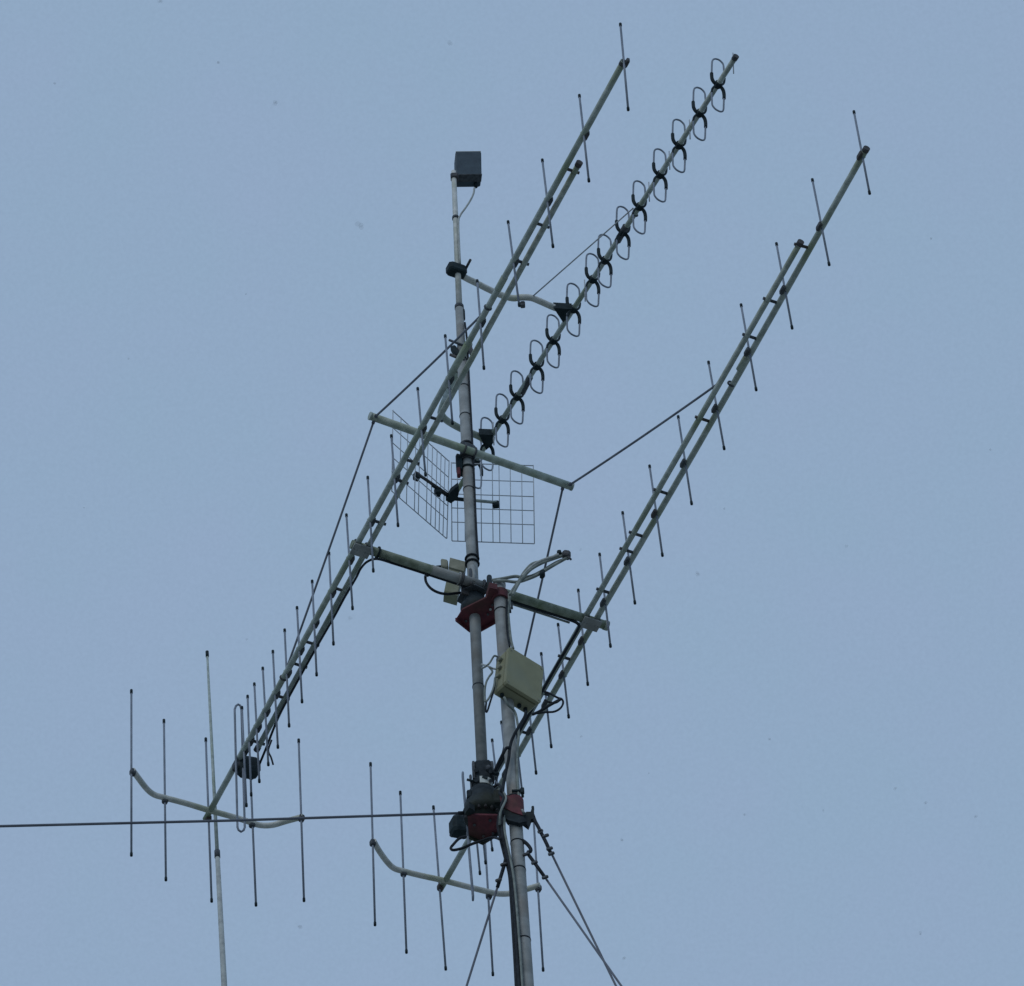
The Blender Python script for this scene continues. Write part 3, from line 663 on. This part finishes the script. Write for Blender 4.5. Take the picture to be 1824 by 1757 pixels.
MB().box(onY(1009, 989, YS - .03), Vector((px(7), 0, -.008)), Vector((0, .025, 0)), Vector((.005, 0, .022)), .4).build('tape', 'dark', ct)
MB().box(onY(996, 986.5, YS - .03), Vector((px(4), 0, 0.002)), Vector((0, .022, 0)), Z * .015, .4).build('tape', 'black', ct)
MB().box(onY(966, 1023, YS - .03), Vector((px(5), 0, .006)), Vector((0, .022, 0)), Z * .02, .4).build('tape', 'black', ct)
MB().tube([onY(1012, 992, YS - .04), onY(1017, 997, YS - .04)], .007, 8).build('tie_end', 'dark', ct)
# along the fixed mast, above and below the box
cable('coaxial_cable', [onY(908, 1062, YL - .02), onY(905, 1085, YL - .03), onY(906.5, 1110, YL - .03), onY(910, 1140, YL - .04), onY(914, 1156, YL - .05)], .0085, 'greycable', 'grey cable down the thick mast\'s right side into the top of the beige box', group=GC)
cable('coaxial_cable', [onY(903, 1068, YL - .045), onY(902, 1100, YL - .045), onY(904, 1130, YL - .05), onY(908, 1152, YL - .06)], .006, 'cable', 'thin dark cable on the thick mast just above the beige box', group=GC)
yc = TLp.y + .02
cable('coaxial_cable', [onY(886, 1170, yc), onY(880, 1169, yc), onY(873, 1180, yc), onY(866, 1187, yc), onY(858, 1191, YR - .04)], .006, 'greycable', 'upper thin cable between the slim mast and the beige box\'s side', group='thin cables at the beige box')
cable('coaxial_cable', [onY(884, 1192, yc), onY(878, 1191, yc), onY(868, 1186.5, yc), onY(858, 1184, YR - .04)], .006, 'paleca', 'pale thin cable looping from the beige box\'s side across to the slim mast', group='thin cables at the beige box')
cable('coaxial_cable', [onY(871, 1188, yc), onY(877, 1197, yc), onY(871, 1206, yc), onY(866, 1216, yc), onY(863.5, 1230, yc), onY(864, 1248, yc), onY(867, 1249, yc), onY(874, 1238, yc), onY(880, 1222, yc), onY(882, 1208, yc), onY(886, 1205, yc)], .0065, 'greycable',
      'grey cable loop hanging left of the beige box between both masts', group='thin cables at the beige box')
cable('coaxial_cable', [onY(882, 1215, yc + .01), onY(879, 1232, yc), onY(874, 1248, yc), onY(868, 1267, yc), onY(865, 1266, yc), onY(866, 1252, yc)], .006, 'cable', 'dark cable tail dangling lowest left of the beige box', group='thin cables at the beige box')
cable('coaxial_cable', [onY(898, 1242, yc), onY(905, 1256, yc + .02), onY(917, 1268, YL - .04), onY(922, 1290, YL - .04), onY(924, 1312, YL - .04), onY(921, 1345, YL - .035), onY(922, 1400, YL - .035), onY(925, 1425, YL - .03)], .0075, 'greycable',
      'grey cable from under the beige box down the thick mast\'s right edge', group=GC)
cable('coaxial_cable', [onY(937, 1268, yc), onY(934, 1278, yc), onY(921, 1300, yc), onY(912, 1318, YL - .09), onY(908, 1334, YL - .085), onY(906, 1352, YL - .08), onY(900.5, 1378, YL - .075), onY(896.5, 1400, YL - .07), onY(896, 1414, YL - .07), onY(899, 1430, YL - .08)], .0095, 'cable',
      'thick black coax curving over the thick mast between beige box and rotator', group=GC)
cable('coaxial_cable', [onY(908, 1332, YL - .10), onY(902, 1333, YL - .09), onY(897, 1341, YL - .09), onY(889, 1357, YL - .06), onY(881, 1374, YL - .03)], .0095, 'cable', 'black coax branching left from the thick mast to the rotator clamp', group=GC)
cable('coaxial_cable', [onY(948, 1273, yc), onY(960, 1268, yc), onY(980, 1256, yc), onY(1000, 1245, yc)], .009, 'cable', 'straight black coax sticking out right below the beige box', group=GC)
cable('coaxial_cable', [onY(969, 1232, yc), onY(980, 1236, yc), onY(993, 1243, yc), onY(1001, 1246, yc), onY(1003, 1253, yc), onY(998, 1262, yc), onY(987, 1268, yc), onY(972, 1269, yc), onY(955, 1271, yc)], .0065, 'cable', 'thin black cable loop circling the boom right of the beige box', group=GC)
cable('coaxial_cable', [onY(970, 1247, yc), onY(978, 1251, yc), onY(990, 1252, yc), onY(1000, 1245, yc - .01)], .0065, 'cable', 'short dark cable inside the loop right of the beige box', group=GC)
cable('coaxial_cable', [onY(880, 1402, YR - .08), onY(887, 1398, YR - .09), onY(893, 1404, YL - .05), onY(890, 1413, YL - .07), onY(897, 1421, YL - .09), onY(893, 1436, YL - .10), onY(897, 1452, YL - .08)], .0085, 'cable', 'short kinked black coax between the rotator neck and the thick mast', group=GC)
cable('coaxial_cable', [onY(882, 1411, YR - .09), onY(889, 1407, YR - .10), onY(897, 1412, YL - .07), onY(901, 1424, YL - .09), onY(892, 1446, YL - .11), onY(890, 1470, YL - .06)], .007, 'greycable', 'grey cable squeezed between the rotator housing and the red mast clamp', group=GC)
# rotator cable loop and the bundle down the fixed mast
cable('coaxial_cable', [onY(831, 1490, YR - .08), onY(818, 1494, YR - .08), onY(808, 1504, YR - .08), onY(803, 1511, YR - .08), onY(808, 1514.5, YR - .08), onY(824, 1511, YR - .08), onY(840, 1504, YR - .09), onY(858, 1498, YR - .09), onY(878, 1492, YR - .1), onY(892, 1496, YL - .07)], .0085, 'cable',
      'black coax loop hanging below the rotator\'s left side', group=GC)
BND = [((891, 1448), (888, 1470), (892, 1492), (900, 1525), (908.5, 1560), (912, 1610), (914.5, 1650), (917.5, 1700), (920.5, 1757)), ((897, 1455), (895, 1480), (901, 1510), (910.5, 1550), (914.5, 1590), (918.5, 1640), (922, 1700), (925.5, 1757)),
       ((899, 1452), (899, 1480), (906, 1515), (914.5, 1560), (920.5, 1620), (926, 1690), (930.5, 1757))]
for i, L in enumerate(BND):
    p = [onY(x, y, YL - (.015, .05, .062)[i]) for x, y in L]
    d = (p[-1] - p[-2]).normalized()
    p = smooth(p, 6); p.append(p[-1] + lax * (-(p[-1].z) / lax.z))
    cable('coaxial_cable', p, (.0125, .011, .007)[i], ('cable', 'cable', 'greycable')[i],
          ('leftmost thick black coax running down the lower mast', 'second black coax from the left down the lower mast', 'grey coax lying on the face of the lower mast')[i], group='coax bundle down the lower mast', k=0)
cable('coaxial_cable', [onY(484, 1318, YR - .05 + 1.3), onY(478, 1337, YR + 1.3), onY(483, 1350, YR + 1.3), onY(486.5, 1362, YR + 1.3)], .006, 'cable', 'short loose cable tail under the left antenna\'s boom near its feed box', group=GC)

# ------------------------------------------------------------------ falling snow
sm = bpy.data.materials.new('snow flake'); sm.use_nodes = True
nt = sm.node_tree; bs = nt.nodes['Principled BSDF']; bs.inputs['Roughness'].default_value = .9
nz = nt.nodes.new('ShaderNodeTexNoise'); nz.inputs['Scale'].default_value = 90
rp = nt.nodes.new('ShaderNodeMapRange'); rp.inputs['To Min'].default_value = .03; rp.inputs['To Max'].default_value = .10
nt.links.new(nz.outputs['Fac'], rp.inputs['Value']); nt.links.new(rp.outputs['Result'], bs.inputs['Alpha'])
bs.inputs['Base Color'].default_value = (.35, .37, .4, 1)
sn = MB(); sn.orig = P0.copy()
fl = [(1107, 1497, 4.5, 6), (1244, 1022, 5, 5), (1508, 973, 3.5, 2), (1370, 1318, 3, 2), (1326, 1451, 3.5, 3), (1467, 1445, 3, 3), (1648, 1431, 4, 3), (1738, 1455, 3.5, 3), (1638, 1663, 3.5, 3), (1112, 1707, 4, 5),
      (533, 1652, 5, 6), (640, 402, 8, 5), (490, 183, 5, 4), (390, 110, 4, 4), (438, 524, 2.5, 3), (1658, 425, 3.5, 4), (801, 77, 6, 6), (1033, 980, 3, 3), (1595, 1404, 3.5, 4), (1035, 1312, 2.5, 3), (97, 148, 2.5, 2), (285, 2, 4, 3), (1330, 622, 3, 3),
      (625, 1102, 4, 4), (1155, 1378, 2.5, 2), (440, 1140, 2.5, 3), (1765, 800, 3, 3), (1290, 905, 2.5, 2), (150, 905, 2.5, 3), (230, 640, 2.5, 2)]
for x, y, rr_, _ in fl:
    D = random.uniform(30, 40); c = C + ray(x, y) * D
    for q in range(3):
        off = Vector((random.uniform(-1, 1), random.uniform(-1, 1), random.uniform(-1, 1))) * rr_ * .5 * D / F
        sn.blob(c + off, rr_ * random.uniform(.5, .8) * D / F, random.uniform(.7, 1.2), 1, random.uniform(.6, 1.1))
so = sn.build('drifting_snow', sm); so['kind'] = 'stuff'
tag(so, 'sparse small specks of drifting snow scattered over the sky', 'snow')

# ------------------------------------------------------------------ sky and light
w = bpy.data.worlds.new('World'); scene.world = w; w.use_nodes = True
nt = w.node_tree; bg = nt.nodes['Background']
SUN_EL, SUN_AZ = R(36), R(205)                 # sun behind thin overcast, at the photographer's back
sky = nt.nodes.new('ShaderNodeTexSky'); sky.sky_type = 'NISHITA'; sky.sun_disc = False
sky.sun_elevation = SUN_EL; sky.sun_rotation = SUN_AZ; sky.air_density = 1.0; sky.dust_density = 2.0; sky.ozone_density = 1.0
tc = nt.nodes.new('ShaderNodeTexCoord')
n1 = nt.nodes.new('ShaderNodeTexNoise'); n1.inputs['Scale'].default_value = 46; n1.inputs['Detail'].default_value = 3; n1.inputs['Roughness'].default_value = .5
nt.links.new(tc.outputs['Generated'], n1.inputs['Vector'])
cr_ = nt.nodes.new('ShaderNodeValToRGB')
cr_.color_ramp.elements[0].position = .3; cr_.color_ramp.elements[0].color = (2.90, 4.13, 5.70, 1)
cr_.color_ramp.elements[1].position = .7; cr_.color_ramp.elements[1].color = (2.98, 4.09, 5.77, 1)
nt.links.new(n1.outputs['Fac'], cr_.inputs['Fac'])
mx = nt.nodes.new('ShaderNodeMix'); mx.data_type = 'RGBA'; mx.inputs['Factor'].default_value = .93
n3 = nt.nodes.new('ShaderNodeTexNoise'); n3.inputs['Scale'].default_value = 1900; n3.inputs['Detail'].default_value = 2
nt.links.new(tc.outputs['Generated'], n3.inputs['Vector'])
m3 = nt.nodes.new('ShaderNodeMapRange'); m3.inputs['From Min'].default_value = .25; m3.inputs['From Max'].default_value = .75; m3.inputs['To Min'].default_value = .975; m3.inputs['To Max'].default_value = 1.025
nt.links.new(n3.outputs['Fac'], m3.inputs['Value'])
vm = nt.nodes.new('ShaderNodeVectorMath'); vm.operation = 'SCALE'
nt.links.new(cr_.outputs['Color'], vm.inputs[0]); nt.links.new(m3.outputs['Result'], vm.inputs['Scale'])
nt.links.new(sky.outputs['Color'], mx.inputs['A']); nt.links.new(vm.outputs['Vector'], mx.inputs['B'])
nt.links.new(mx.outputs['Result'], bg.inputs['Color'])
bg.inputs['Strength'].default_value = 0.1
sl_ = bpy.data.lights.new('sun', 'SUN'); sl_.energy = 0.6; sl_.angle = R(30); sl_.color = (1, .97, .93)
su = bpy.data.objects.new('sun', sl_); col.objects.link(su)
dv = Vector((math.sin(SUN_AZ) * math.cos(SUN_EL), math.cos(SUN_AZ) * math.cos(SUN_EL), math.sin(SUN_EL)))
su.rotation_euler = dv.to_track_quat('Z', 'Y').to_euler(); su.location = (0, 0, 60)

scene.view_settings.view_transform = 'Standard'; scene.view_settings.look = 'None'
scene.view_settings.exposure = 0; scene.view_settings.gamma = 1
scene.cycles.filter_width = 1.5
for o in scene.objects:
    if 'o' in o: del o['o']
